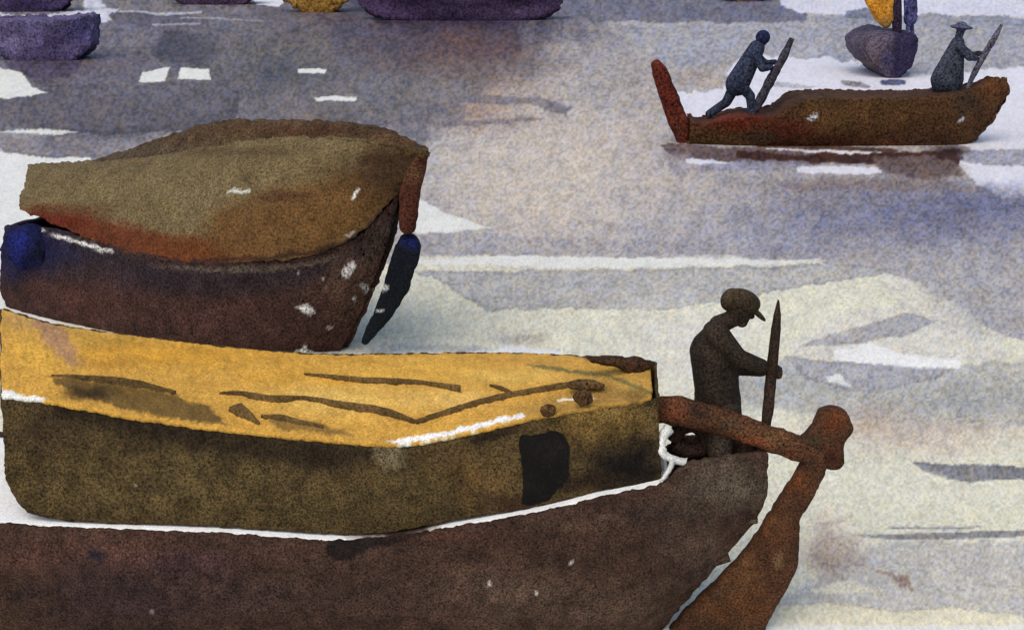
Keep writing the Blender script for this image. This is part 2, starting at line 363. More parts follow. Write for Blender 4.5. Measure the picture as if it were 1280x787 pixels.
dx = a_; dy = CP-b_*SP; dz = -SP-b_*CP; tt = -CAMZ/dz
wv = np.stack([dx*tt, dy*tt, 0*tt], -1)
nv, nu = gu.shape
# outer skirt to the horizon and behind the viewer, joined to the rim of the detailed part
def skirt():
    V = []; F = []; base = nv*nu
    rim = [(0, i) for i in range(nu)] + [(j, nu-1) for j in range(1, nv)] + [(nv-1, i) for i in range(nu-2, -1, -1)] + [(j, 0) for j in range(nv-2, 0, -1)]
    c = wv[nv//2, nu//2, :2]*0 + np.array([0, 20.0]); n = len(rim)
    for j, i in rim:
        d = wv[j, i, :2]-c; d = d/np.linalg.norm(d); V.append([c[0]+d[0]*4000, c[1]+d[1]*4000, 0])
    for k in range(n):
        a = rim[k][0]*nu+rim[k][1]; k2 = (k+1) % n; b = rim[k2][0]*nu+rim[k2][1]
        F.append((a, b, base+k2, base+k))
    return np.array(V), F
sv, sf = skirt()
VV = np.concatenate([wv.reshape(-1, 3), sv]); me = bpy.data.meshes.new('water')
FF = gridfaces(nv, nu, 0, True)+sf
me.from_pydata(VV.tolist(), [], FF); me.update()
GW = np.array([.98, 1.01, 1.10])
pc = pigment(np.r_[gu.ravel(), np.full(len(sv), -100.)], np.r_[gv.ravel(), np.full(len(sv), 150.)], CREAM, wl, 2)
gx = np.r_[gu.ravel(), np.full(len(sv), 0.)]; gy = np.r_[gv.ravel(), np.full(len(sv), 0.)]
lum = pc.mean(1); tone = np.interp(lum, [80, 140, 175, 205, 215], [.84, .86, .93, 1, 1])[:, None]
grey = (lum[:, None]*np.array([1.02, 1.0, .97])); dsat = np.interp(lum, [100, 190, 212], [.3, .25, 0])[:, None]
pc = (pc*(1-dsat)+grey*dsat)*tone
amp_ = np.interp(lum, [80, 130, 180, 215, 225], [.24, .21, .14, .07, .03])
g1 = fbm(gx/2.7, gy/2.4, 301, 2); g2 = fbm(gx/15, gy/13, 302, 3)
g1 = np.where(g1 < 0, g1*1.3, g1*.8)
pc = pc*(1+amp_*1.5*g1+amp_*.6*g2)[:, None]
bo = (fbm(gx/6, gy/5.5, 303, 3)*amp_*.6)[:, None]
pc = pc*(1+bo*np.array([[-.8, -.3, .9]]))
cc = np.clip(lin(np.clip(pc, 3, 250))/GW, 0, .9)
at_ = me.color_attributes.new('Col', 'FLOAT_COLOR', 'POINT')
at_.data.foreach_set('color', np.concatenate([cc, np.ones((len(cc), 1))], 1).ravel().astype('f4'))
me.materials.append(mat(34, grain=.04, blot=.04, rough=.55, spec=.05, stretch=.3, bump=.12, name='silty_water_painted_reflections'))  # Col holds painted reflections and glints besides the silt tones
for p in me.polygons:
    if p.normal.z < 0: me.flip_normals(); break
water = link('water', me); tag(water, 'pale harbour water with lilac and cream bands and foam', 'water', kind='structure')  # its colour also holds painted boat reflections and glints

# ================================================================= HULL TOOL
def mirror(P, a, d):
    P = np.asarray(P, float); d = np.array(d)/np.linalg.norm(d); a = np.array(a)
    q = P[..., :2]-a; n = np.array([-d[1], d[0]]); s = q@n
    R = P.copy(); R[..., :2] = P[..., :2]-2*s[..., None]*n
    return R

# ================================================================= BARGE (near, with the yellow roof)
barge = empty('barge', atY(400, 700, 9.435), 'large dark maroon barge in front with yellow canvas roof and rust brown rudder', 'barge')
def yb(u): return np.interp(u, [-200, 430, 640, 830, 960], [8.672, 8.672, 8.749, 8.882, 9.053])
def yaxB(u): return np.interp(u, [600, 956], [9.168, 9.111])
def CB(pts, end):
    out = []
    for i, (u, v) in enumerate(pts):
        y = end(u)
        k = max(0, min(1, (u-(pts[-1][0]-110))/110))
        out.append(atY(u, v, y*(1-k**2)+(9.101)*k**2))
    return out
def C(pts, f): return [atY(u, v, f(u)) for u, v in pts]
GUN = [(-180,651),(0,653),(60,657),(132,660),(265,665),(397,674),(440,674),(500,668),(545,661),(587,654),(656,642),(715,629),(740,622),(826,604),(842,590),(862,576),(905,568),(956,562)]
c0 = C(GUN, yb)
c1 = CB([(-180,690),(60,696),(430,706),(700,675),(870,640),(948,630)], lambda u: yb(u)-.06)
c2 = CB([(-180,745),(60,750),(430,760),(700,745),(830,730),(886,706)], lambda u: yb(u)-.05)
c3 = CB([(-180,800),(60,800),(430,800),(650,800),(740,798),(816,790)], lambda u: yb(u)+.02)
c4 = CB([(-180,850),(60,850),(430,850),(650,850),(740,840),(790,830)], lambda u: yb(u)+.1)
near = loft([c0, c1, c2, c3, c4], 420, 70)
AX_A = np.array([-6.0, 9.578]); AX_B = np.array(atY(956, 562, 9.101)[:2]); AX_D = AX_B-AX_A
far = mirror(near, AX_A, AX_D)
# far bulwark sits lower and fuller
hv, hf = grids([(near, False), (far, True), (np.stack([near[:, -1], far[:, -1]], 1), True)])
HB = (60,42,32)
finish('hull', hv, hf, HB, [
  E(100,690,200,24,(82,54,44),.7), E(640,740,150,50,(84,66,52),.8), E(780,760,120,50,(76,58,46),.8), E(420,735,120,40,(58,42,32),.6), E(840,640,60,24,(52,42,34),.7), E(918,610,40,30,(88,80,66),.7), E(868,612,34,24,(50,42,34),.8), E(800,640,60,16,(46,34,28),.6), E(720,650,80,14,(92,72,52),.6), E(900,600,70,50,(84,72,58),.9), E(870,690,60,50,(84,66,54),.8),
  E(160,740,160,50,(50,36,36),.8), E(330,740,140,40,(60,44,38),.7), E(600,672,100,12,(40,28,22),.7), E(830,700,40,60,(58,42,32),.6), E(500,740,90,40,(64,46,40),.6), E(560,760,60,30,(70,50,40),.6),
  G([(408,684),(416,672),(440,664),(500,656),(550,655),(535,668),(480,682),(440,697),(416,700)], (26,19,16), .97, 3, 5), E(124,692,16,9,(26,24,34),.8), E(710,645,50,12,(52,36,28),.8), E(240,700,80,20,(62,42,46),.6),
  E(830,670,24,14,(50,40,36),.6), E(560,670,120,10,(80,48,34),.5),
  L([(610,724),(612,725)], 2, (200,190,180)), L([(668,737),(669,738)], 2, (190,180,170)), L([(711,697),(712,697)], 1.5, (190,180,170)), L([(190,758),(193,758)], 1.5, (170,160,150)),
  G([(-200,781),(1,781),(-10,790)], HB, 0)], y=8.672, gain=1.0, parent=barge, seed=11, thick=.05, warp=2.2, grain=.3, blot=.3)
# gunwale-level deck
gn = near[0]; gf = far[0]
ins_n = gn*0.93+gf*.07; ins_f = gn*.07+gf*.93
dk = np.array([ (gn*(1-t)+gf*t) for t in np.linspace(.01, .99, 40)]); dk[..., 2] -= .035
uu, vv_ = proj(gn); keep = np.where(uu < 838)[0]
dk = dk[:, keep]
finish('deck', *grids([(dk, True)]), (226,226,220), [
   E(482,668,66,16,(44,32,26),1,.7), E(520,664,40,9,(50,36,28),.9,.7)], y=8.768, gain=.85, parent=barge, seed=12, thick=.03, grain=.06, blot=.06)
# stern well floor the man stands on
keep2 = np.where(uu >= 836)[0]
fl = np.array([(gn*(1-t)+gf*t) for t in np.linspace(.04, .96, 20)])[:, keep2]; fl[..., 2] = .83
fl[:, :, 0] -= .02
finish('stern_floor', *grids([(fl, True)]), (80,66,52), [], y=8.958, parent=barge, seed=13, thick=.03)
# bulkhead that closes the well below the deck edge
e0 = gn[keep2[0]]*.985+gf[keep2[0]]*.015; e1 = gn[keep2[0]]*.015+gf[keep2[0]]*.985
bk = np.array([[e0+(e1-e0)*s for s in np.linspace(0, 1, 12)] for _ in range(8)])
for k in range(8): bk[k, :, 2] = bk[0, :, 2]*0 + (e0[2]-.03)*(1-k/7)+.83*k/7
finish('bulkhead', *grids([(bk, True)]), (60,48,38), [], y=8.958, parent=barge, seed=14, thick=.03)
# cabin: near wall, end walls, far wall
def yc_(u): return np.interp(u, [0, 500, 640, 820], [8.758, 8.768, 8.844, 8.987])
WT = [(4,494),(60,500),(180,522),(340,542),(420,549),(500,554),(560,544),(600,536),(655,523),(740,508),(820,498)]
WB = [(7,598),(30,634),(62,646),(132,652),(265,656),(397,664),(450,667),(500,662),(587,645),(656,634),(715,620),(740,614),(827,598)]
t0 = C(WT, yc_); t1 = C(WB, yc_)
wn = loft([t0, t1], 400, 54)
RF = [(3,386),(40,398),(75,407),(180,421),(280,433),(400,443),(520,442),(640,441),(735,446),(817,452)]
def zr(u): return np.interp(u, [0, 300, 640, 820], [2.06, 1.78, 1.665, 1.87])
rf = [atZ(u, v, zr(u)) for u, v in RF]
rfar = resample(rf, 400); wfar = np.stack([rfar+(np.array([0, 0, -1])*(rfar[:, 2:3]-.85))*s for s in np.linspace(0, 1, 20)])
zL = wn[-1, 0, 2]
endL = np.array([[wn[0, 0]*(1-s)+rfar[0]*s + np.array([0, 0, -1])*k*((wn[0, 0]*(1-s)+rfar[0]*s)[2]-zL) for s in np.linspace(0, 1, 20)] for k in np.linspace(0, 1, 16)])
endR = np.array([[wn[0, -1]*(1-s)+rfar[-1]*s + np.array([0, 0, -1])*k*((wn[0, -1]*(1-s)+rfar[-1]*s)[2]-.85) for s in np.linspace(0, 1, 20)] for k in np.linspace(0, 1, 16)])
OL = (82,66,38)
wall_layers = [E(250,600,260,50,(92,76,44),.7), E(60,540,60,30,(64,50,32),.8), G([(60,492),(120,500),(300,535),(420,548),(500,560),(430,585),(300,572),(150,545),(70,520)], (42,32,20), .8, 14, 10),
   E(610,600,50,40,(104,80,46),.7), E(560,580,50,30,(92,70,38),.6), G([(590,545),(640,530),(650,528),(648,540),(600,552),(590,553)], (50,36,22), .9, 2, 4),
   G([(465,552),(500,554),(512,570),(505,584),(480,586),(466,572)], (126,110,82), .8, 4, 6), L([(502,570),(504,600),(500,640)], [1.5,1.5,1], (52,44,32), .7, 2, 2),
   E(740,535,70,30,(112,86,42),.8), E(785,582,62,36,(22,17,13),1), E(735,600,60,16,(40,28,18),.8), E(790,520,40,20,(100,78,40),.7), E(745,512,80,20,(140,110,56),.8),  # near-black bloom is a shadow painted into the wall colour
   E(640,630,40,16,(60,38,26),.7), E(170,560,26,8,(50,40,26),.6), E(200,610,50,10,(70,56,36),.4), E(590,606,30,40,(96,70,36),.5), L([(168,606),(171,605)], 1.5, (170,160,120))]
finish('cabin_wall', *grids([(wn, False), (wfar, True), (endL, True), (endR, False)]), OL, wall_layers, y=8.958, parent=barge, seed=15, warp=1.8, thick=.02, grain=.3, blot=.28)
# yellow canvas roof: near edge a touch proud of the wall, cambered
near_e = wn[0].copy(); near_e[:, 1] -= .03; near_e[:, 2] += .012
mid1 = near_e*.66+rfar*.34; mid1[:, 2] += .05; mid2 = near_e*.33+rfar*.67; mid2[:, 2] += .05
rg = loft([near_e[::4], mid1[::4], mid2[::4], rfar[::4]], 460, 90)
YL = (197,149,64)
roofL = [E(220,440,200,26,(206,148,44),.7), E(330,418,50,8,(176,126,44),.5), E(130,455,50,10,(170,120,44),.5), E(450,450,60,10,(190,136,46),.5), E(610,455,50,8,(184,134,52),.5), E(520,462,160,20,(214,164,66),.7), E(420,500,120,30,(218,178,92),.8), E(640,470,90,16,(216,176,86),.7), E(60,440,50,40,(214,166,66),.7), E(30,400,40,16,(190,150,90),.6),
   G([(36,392),(70,404),(82,420),(104,452),(90,462),(58,430)], (160,120,96), .75, 8, 8), E(350,470,80,18,(204,150,50),.5), E(560,500,80,18,(222,184,104),.6), E(430,475,40,8,(200,140,40),.5), E(140,425,60,8,(170,130,50),.6),
   G([(60,470),(110,474),(200,488),(262,508),(282,528),(240,528),(160,512),(110,496),(80,484)], (92,72,38), .85, 3, 6), E(110,492,40,10,(40,30,18),.7),
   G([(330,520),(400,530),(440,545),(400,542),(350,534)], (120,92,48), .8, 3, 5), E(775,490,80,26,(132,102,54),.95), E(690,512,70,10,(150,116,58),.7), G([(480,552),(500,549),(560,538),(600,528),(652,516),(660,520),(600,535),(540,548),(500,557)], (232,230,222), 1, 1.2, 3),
   G([(730,444),(817,448),(812,460),(790,466),(770,456),(740,452)], (96,68,34), .8, 2, 5), E(780,478,44,22,(176,138,64),.9), E(710,500,60,10,(160,124,60),.8), E(800,492,30,10,(120,92,44),.7), E(760,462,30,6,(206,150,50),.6),
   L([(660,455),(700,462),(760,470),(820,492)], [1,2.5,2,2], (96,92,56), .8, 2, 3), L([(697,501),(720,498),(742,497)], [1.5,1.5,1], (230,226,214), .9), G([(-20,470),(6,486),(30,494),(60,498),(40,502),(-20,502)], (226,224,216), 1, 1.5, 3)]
roof = finish('cabin_roof', *grids([(rg, False)]), YL, roofL, y=10, gain=.95, parent=barge, seed=16, thick=.03, warp=1.5, grain=.12, blot=.12)
rV, rF = grids([(rg, False)]); bvh = BVHTree.FromPolygons([tuple(v) for v in rV], rF)
def on_roof(u, v, lift=.01):
    d = Vector(ray(u, v)); h = bvh.ray_cast(Vector((0, 0, CAMZ)), d.normalized())
    if h[0] is None: return np.array(atZ(u, v, 1.5))
    return np.array(h[0])+np.array([0, 0, lift])
ROPE = (108,86,50)
for k, (ln, ws) in enumerate([
   ([(274,492),(300,494),(340,502),(380,500),(430,510),(480,518),(524,530)], [1,3,4.5,3,4.5,5,2]),
   ([(380,468),(410,473),(450,478),(500,480),(530,481),(575,490)], [1,3,4,4,3,5]),
   ([(520,530),(560,518),(610,503),(660,493),(700,486),(742,482)], [3,4,4,4,4,4]),
   ([(612,482),(628,488),(646,494)], [1,3,1]),
   ([(286,514),(300,519),(324,531)], [3,8,2]),
   ([(326,522),(350,525),(372,529),(404,535)], [2,4,3,2]),
   ([(64,470),(100,474),(160,482),(220,492)], [1,3,5,2])]):
    s = mpp(10)
    tube('rope', [on_roof(u, v, .004) for u, v in ln], [w*s*1.7 for w in ws], ROPE, [], rz=[w*s*.35 for w in ws], y=10, parent=roof, seed=20+k, n=10, grain=.2, wob=.06)
for k, (u, v, r, rx) in enumerate([(685,513,10,1), (729,497,12,1)]):
    s = mpp(9.435)
    ball('roof_knob', np.array(atY(u, v, yc_(u)-.04)), (r*s*.95, r*s*.7, r*s*.8), (88,62,34), y=10, parent=roof, seed=30+k, lump=.2)
slab('roof_cleat', [(706,480),(722,474),(745,476),(757,481),(752,486),(735,487),(715,486)], float(on_roof(732,488)[1])-.03, .03, (96,72,42), parent=roof, seed=33, step=2, puff=.02)
# side doorway: near-black slab painted as the dark of the opening
slab('dark_doorway', [(650,541),(664,544),(690,537),(704,540),(712,556),(710,600),(694,612),(688,624),(664,630),(652,630),(654,590),(649,560)], lambda u, v: yc_(u)-.012, .03, (24,21,18), [E(690,560,20,14,(34,26,20),.6)], parent=barge, seed=34, amp=1.8, grain=.2)
# tiller and rudder
tl = [atY(818,511,9.168), atY(845,513,9.149), atY(900,527,9.111), atY(950,543,9.073), atY(1000,561,9.053), atY(1030,570,9.053)]
rud = slab('rudder', [(1022,515),(1032,508),(1050,508),(1063,520),(1067,534),(1058,546),(1052,560),(1055,580),(1046,586),(1032,582),(1026,600),(1010,628),(998,646),(999,668),(998,690),(992,716),(984,732),(968,756),(958,778),(950,815),(814,830),(829,795),(853,766),(886,735),(908,712),(930,690),(948,664),(972,628),(990,598),(1004,574),(992,562),(1002,545),(1016,535)],
  9.073, .07, (78,50,31), [E(900,780,60,36,(60,42,28),.85), E(960,700,24,26,(72,46,28),.6), E(945,640,24,30,(64,42,26),.6), E(1045,525,22,18,(112,58,30),.8), E(1040,570,16,14,(60,28,16),.9), E(1010,565,22,26,(48,34,24),.9), E(1010,550,20,8,(64,60,40),.6), E(990,600,26,20,(110,60,28),.8), E(930,720,40,40,(96,64,36),.7), E(960,660,30,40,(100,64,34),.7), E(975,700,10,14,(150,120,84),.6), E(920,760,60,30,(100,62,32),.7), E(950,680,20,12,(62,40,26),.7), E(900,740,20,20,(74,52,34),.6)], parent=barge, seed=40, amp=2.4, grain=.3, puff=.03)
V, F = tubegrid(tl, [.09, .11, .1, .095, .09, .06], 14, rz=[.06]*6, wob=.05, seed=3)
finish('tiller', V, F, (84,54,34), [E(840,515,26,16,(120,66,40),.8), E(870,515,20,16,(46,30,22),.9), E(960,545,30,12,(110,86,50),.6), E(940,555,30,10,(132,72,44),.9), E(985,570,20,8,(110,60,34),.7), E(910,530,24,10,(70,54,36),.7)], y=9.053, parent=barge, seed=41, warp=1.5)
for (a, b) in (((888,704),(912,696)),):
    tube('gudgeon', [atY(*a, 9.053), atY(*b, 9.053)], .03, (72,56,42), y=9.053, parent=barge, seed=42)
tube('gudgeon', [atY(938,552,9.073), atY(962,560,9.073)], .02, (72,56,42), y=9.053, parent=barge, seed=43)

# things lying on the barge
s10 = mpp(9.053)
rope = empty('coiled_rope', atY(845, 590, 9.006), 'short white mooring rope hanging in an S between the cabin and the steersman', 'rope')
tube('rope_line', [atY(836,536,9.053), atY(827,548,9.006), atY(829,566,8.977), atY(842,574,8.958), atY(858,578,8.939)], [s10*8, s10*6, s10*5.5, s10*5, s10*6], (226,226,216), [], y=8.958, parent=rope, seed=50, wob=.12, grain=.1)
tube('rope_end', [atY(842,574,8.958), atY(836,588,8.911), atY(826,602,8.844)], [s10*4, s10*3.4, s10*2], (226,226,216), [], y=8.958, parent=rope, seed=51, wob=.12, grain=.1)
rag_ = empty('cloth_bundle', atY(790, 460, 10.578), 'dark brown rag bundled on the back right corner of the yellow roof', 'cloth')
pz_ = on_roof(788, 462, 0)
slab('rag', [(730,445),(770,446),(812,449),(820,455),(806,462),(798,476),(790,482),(782,464),(768,456),(740,453)], float(pz_[1])-.02, .05, (66,44,26), parent=rag_, seed=52, amp=3, puff=.03, step=3)
hatp = empty('rope_coil', atY(862, 548, 9.292), 'dark brown coil of rope lying under the tiller beside the steersman', 'rope')
tube('coil', [atY(842,550,9.263), atY(850,536,9.263), atY(868,532,9.263), atY(884,545,9.263), atY(880,560,9.263), atY(858,564,9.263), atY(842,556,9.244)], [s10*10]*7, (58,42,32), y=9.244, parent=hatp, seed=53, wob=.1)

# ================================================================= PEOPLE
def cone_union(parts, vox, name, base, layers, y, parent, seed, sm=6, **kw):
    """rounded cones and ellipsoids fused by a voxel remesh into one continuous surface"""
    bm = bmesh.new()
    from mathutils import Matrix
    for p in parts:
        if p[0] == 'c':
            _, a, b, ra, rb, fl = p; a = Vector(a); b = Vector(b); d = b-a; n = max(2, int(d.length/(min(ra, rb)*.35))+1)
            n = min(n, 24)
            for i in range(n+1):
                t = i/n; r = ra+(rb-ra)*t
                m = Matrix.Translation(a+d*t) @ Matrix.Diagonal((r, r*fl, r, 1))
                bmesh.ops.create_icosphere(bm, subdivisions=2, radius=1, matrix=m)
        else:
            _, c, r, rot = p
            m = Matrix.Translation(Vector(c)) @ __import__('mathutils').Euler(rot).to_matrix().to_4x4() @ Matrix.Diagonal((*r, 1))
            bmesh.ops.create_icosphere(bm, subdivisions=3, radius=1, matrix=m)
    me = bpy.data.meshes.new('tmp'); bm.to_mesh(me); bm.free()
    o = bpy.data.objects.new('tmp', me); COL.objects.link(o)
    md = o.modifiers.new('r', 'REMESH'); md.mode = 'VOXEL'; md.voxel_size = vox
    ms = o.modifiers.new('s', 'SMOOTH'); ms.iterations = sm; ms.factor = .5
    dg = bpy.context.evaluated_depsgraph_get(); ev = o.evaluated_get(dg); m2 = ev.to_mesh()
    V = np.array([v.co[:] for v in m2.vertices]); F = [tuple(f.vertices) for f in m2.polygons]; ev.to_mesh_clear()
    bpy.data.objects.remove(o); bpy.data.meshes.remove(me)
    return finish(name, V, F, base, layers, y=y, parent=parent, seed=seed, **kw)

def person(label, y, J, sc, cols, lay=(), hat='cap', group=None, vox=.012, seed=60, tw=1.0, bulk=1.0):
    """J: joints as (u, v, dy); sc: metres per head-size unit (1 = adult)"""
    def p(k): u, v, d = J[k]; return Vector(atY(u, v, y+d))
    root = empty('person', atY(J['hip'][0], J['foot_r'][1], y), label, 'person', group)
    h = p('head'); nk = p('neck'); ch = p('chest'); hp = p('hip')
    hx = J.get('face', 1)                       # 1: faces right
    R = lambda r: r*sc
    tilt = J.get('tilt', .35)*hx
    B = [('e', h, (R(.092), R(.076), R(.118)), (0, tilt, 0)), ('c', h+Vector((-hx*R(.02), 0, -R(.06))), nk, R(.055*bulk), R(.064*bulk), 1)]
    f = Vector((math.cos(tilt)*hx, 0, -abs(math.sin(tilt)))); up = Vector((math.sin(tilt), 0, math.cos(tilt)))
    B += [('e', h+f*R(.095)-up*R(.012), (R(.024), R(.014), R(.026)), (0, 0, 0)),      # nose
          ('e', h+f*R(.062)-up*R(.085), (R(.04), R(.042), R(.035)), (0, 0, 0)),       # chin
          ('e', h+f*R(.085)-up*R(.055), (R(.014), R(.026), R(.01)), (0, 0, 0)),       # lips
          ('e', h+f*R(.07)+up*R(.022), (R(.025), R(.055), R(.014)), (0, 0, 0)),       # brow
          ('e', h-f*R(.008)+Vector((0, -R(.078), 0)), (R(.024), R(.012), R(.034)), (0, 0, 0)),
          ('e', h-f*R(.008)+Vector((0, R(.078), 0)), (R(.024), R(.012), R(.034)), (0, 0, 0))]
    # torso under the clothes keeps the body in one piece
    B += [('c', nk, ch, R(.06), R(.11), 1.3), ('c', ch, hp, R(.11), R(.11), 1.3)]
    arms = []; hands = []
    for s in ('l', 'r'):
        sh, el, wr = p('sh_'+s), p('el_'+s), p('wr_'+s)
        B += [('c', sh, el, R(.045), R(.036), 1), ('c', el, wr, R(.036), R(.026), 1)]
        arms += [('c', sh, el, R(.075*bulk), R(.06*bulk), 1), ('c', el, el.lerp(wr, .86), R(.058*bulk), R(.046*bulk), 1)]
        d = (wr-el).normalized(); ga = Vector(J['grip_axis'])
        palm = wr+d*R(.05); side = d.cross(ga).normalized()
        B += [('c', wr, palm+d*R(.02), R(.026), R(.034), .8)]
        for q, off in enumerate((-.034, -.012, .011, .032)):        # four fingers curl round the pole
            b0 = palm+d*R(.035)+ga*R(off); ln = R((.03, .034, .032, .026)[q])
            sg = J.get('curl_'+s, 1)
            b1 = b0+d*ln+side*sg*R(.012); b2 = b1+side*sg*ln*1.0-d*R(.004); b3 = b2-d*ln*.9+side*sg*R(.002)
            for a_, c_, r0, r1 in ((b0, b1, .0105, .0098), (b1, b2, .0098, .009), (b2, b3, .009, .008)): B += [('c', a_, c_, R(r0), R(r1), 1)]
        th0 = palm-d*R(.005)+ga*R(.034); th1 = th0+ga*R(.014)+d*R(.028)+side*J.get('curl_'+s, 1)*R(.012); th2 = th1+d*R(.024)+side*J.get('curl_'+s, 1)*R(.014)
        B += [('c', th0, th1, R(.013), R(.011), 1), ('c', th1, th2, R(.011), R(.009), 1)]
    legs = []
    for s in ('l', 'r'):
        hj = hp+Vector((0, (-1 if s == 'l' else 1)*R(.09), 0)); kn, ft = p('kn_'+s), p('foot_'+s)
        B += [('c', hj, kn, R(.075), R(.05), 1), ('c', kn, ft, R(.05), R(.036), 1), ('c', ft+Vector((0, 0, R(.0))), ft+Vector((hx*R(.16), 0, -R(.03))), R(.042), R(.035), 1.1)]
        legs += [('c', hj, kn, R(.105*bulk), R(.078*bulk), 1), ('c', kn, kn.lerp(ft, .9), R(.076*bulk), R(.066*bulk), 1)]
    cone_union(B, vox*.55 if sc > .9 and vox < .02 else vox, 'body', cols[0], lay, y, root, seed, sm=2)
    bt = hp.lerp(ch, .1)
    T = [('c', nk.lerp(ch, .25), ch, R(.085), R(.165*tw), 1.15), ('c', ch, hp.lerp(ch, .35), R(.165*tw), R(.155*tw), 1.15), ('c', hp.lerp(ch, .35), bt, R(.155*tw), R(.16*tw), 1.1)]
    T += [('c', p('sh_l'), p('sh_r'), R(.075), R(.075), 1)]+arms
    T += [('c', hp.lerp(ch, .2), Vector(hp)+Vector((-hx*R(.0), 0, -R(.06))), R(.16*tw), R(.165*tw*J.get('skirt', 1)), 1.1)]
    if 'coat' in J:                                # a loose coat: one tapering fall from shoulders to hem
        r0, r1, fl = J['coat']; T = [('c', nk.lerp(ch, .15), Vector(hp)+Vector((0, 0, -R(.03))), R(r0), R(r1), fl), ('c', p('sh_l'), p('sh_r'), R(.09), R(.09), 1)]+arms
    cone_union(T, vox, 'jacket', cols[1], lay, y, root, seed+1, sm=5)
    cone_union([('c', hp+Vector((0, -R(.05), 0)), hp+Vector((0, R(.05), 0)), R(.14*bulk), R(.14*bulk), 1)]+legs, vox, 'trousers', cols[2], lay, y, root, seed+2, sm=5)
    if hat == 'cap':
        cp = h+up*R(.055)-f*R(.012)
        H = [('e', cp, (R(.126), R(.11), R(.08)), (0, tilt*.7, 0)), ('e', cp-f*R(.08)-up*R(.035), (R(.07), R(.085), R(.085)), (0, tilt, 0)),
             ('e', cp+f*R(.13)-up*R(.03), (R(.085), R(.075), R(.019)), (0, tilt+.25*hx, 0))]
        cone_union(H, vox*.7, 'cap', cols[3], lay, y, root, seed+3, sm=2)
    elif hat == 'brim':
        cp = h+up*R(.06)
        H = [('e', cp, (R(.135), R(.12), R(.11)), (0, tilt, 0)), ('e', cp-up*R(.01), (R(.25), R(.22), R(.05)), (0, tilt*.4, 0))]
        cone_union(H, vox*.7, 'hat', cols[3], lay, y, root, seed+3, sm=1)
    else:
        cp = h+up*R(.03)-f*R(.02)
        cone_union([('e', cp, (R(J.get('hair', .125)), R(.12), R(J.get('hair', .125))), (0, tilt, 0))], vox*.7, 'hair', cols[3], lay, y, root, seed+3, sm=1)
    return root
BR = (62,50,38)
person('steersman in dark brown clothes and a peaked cap holding an upright pole at the tiller', 9.32,
  dict(head=(926,385,0), neck=(898,406,0), chest=(892,440,0), hip=(898,508,0), sh_l=(896,415,-.17), el_l=(922,446,-.22), wr_l=(958,459,-.13), sh_r=(892,414,.16), el_r=(912,458,.12), wr_r=(958,463,-.02),
       kn_l=(900,575,-.16), foot_l=(884,640,-.26), kn_r=(905,577,-.04), foot_r=(894,640,-.16), face=1, tilt=.5, grip_axis=(.05, 0, 1), curl_l=-1, curl_r=1),
  .98, [(58,46,36), (47,38,29), (60,50,40), (62,50,34)], [E(915,365,26,12,(88,74,50),.5), E(895,430,20,30,(64,52,38),.6), E(905,560,30,30,(86,72,58),.5)], vox=.012, seed=60, tw=1.06, bulk=1.1)
pole = tube('pole', [atY(973,375,9.205), atY(971,400,9.205), atY(967,440,9.205), atY(963,480,9.205), atY(959,520,9.15), atY(946,592,9.08)], [s10*1.2, s10*5.5, s10*7, s10*7.6, s10*7, s10*6.5], (52,38,28), [E(970,400,8,20,(44,34,26),.6)], y=9.205, seed=70, n=12, wob=.06)
tag(pole, 'upright pointed dark pole gripped by the steersman near the rudder', 'pole')

# ================================================================= COVERED BOAT (upper left)
bA = empty('covered_boat', atY(280, 440, 16.4), 'dark maroon boat covered by a domed olive brown tarpaulin behind the yellow roof', 'boat')
A0 = np.array(atZ(8, 392, 0)[:2])+np.array([0, .9]); A1 = np.array(atZ(432, 438, 0)[:2])+np.array([0, .05]); AD = (A1-A0)
def yaxA(x): return A0[1]+(x-A0[0])*AD[1]/AD[0]
def hb(u, full=.95): return np.interp(u, [0, 60, 200, 330, 430, 500, 540], [.62, .8, .95, .9, .5, .06, .0])*full/.95
def lev(pts, full):
    u0 = pts[0][0]; u1 = pts[-1][0]; out = []
    for u, v in pts:
        uu = 10+(u-u0)/(u1-u0)*498; y = 16.4
        for _ in range(6):
            x = atY(u, v, y)[0]; y = yaxA(x)-hb(uu)*full
        out.append(atY(u, v, y))
    return out
def onA(u, v, full):
    y = 16.4
    for _ in range(6):
        x = atY(u, v, y)[0]; y = yaxA(x)-hb(u)*full
    return atY(u, v, y)
gA = lev([(10,281),(75,286),(130,303),(190,317),(250,324),(310,325),(380,319),(440,296),(478,262),(501,236)], .97)
m1A = lev([(4,340),(60,350),(200,368),(350,378),(420,362),(479,310)], .98)
m2A = lev([(10,378),(35,390),(80,400),(220,414),(350,422),(420,400),(454,374)], .92)
wA = lev([(30,402),(80,412),(220,432),(330,441),(380,443),(426,438)], .8)
kA = [tuple(np.array(p)+np.array([0, .15, -.18])) for p in wA]
nA = loft([gA, m1A, m2A, wA, kA], 330, 70); fA = mirror(nA, A0, AD)
hv, hf = grids([(nA, False), (fA, True), (np.stack([nA[:, 0]*(1-s)+fA[:, 0]*s for s in np.linspace(0, 1, 16)], 1), False), (np.stack([nA[:, -1], fA[:, -1]], 1), True)])
MA = (66,44,38)
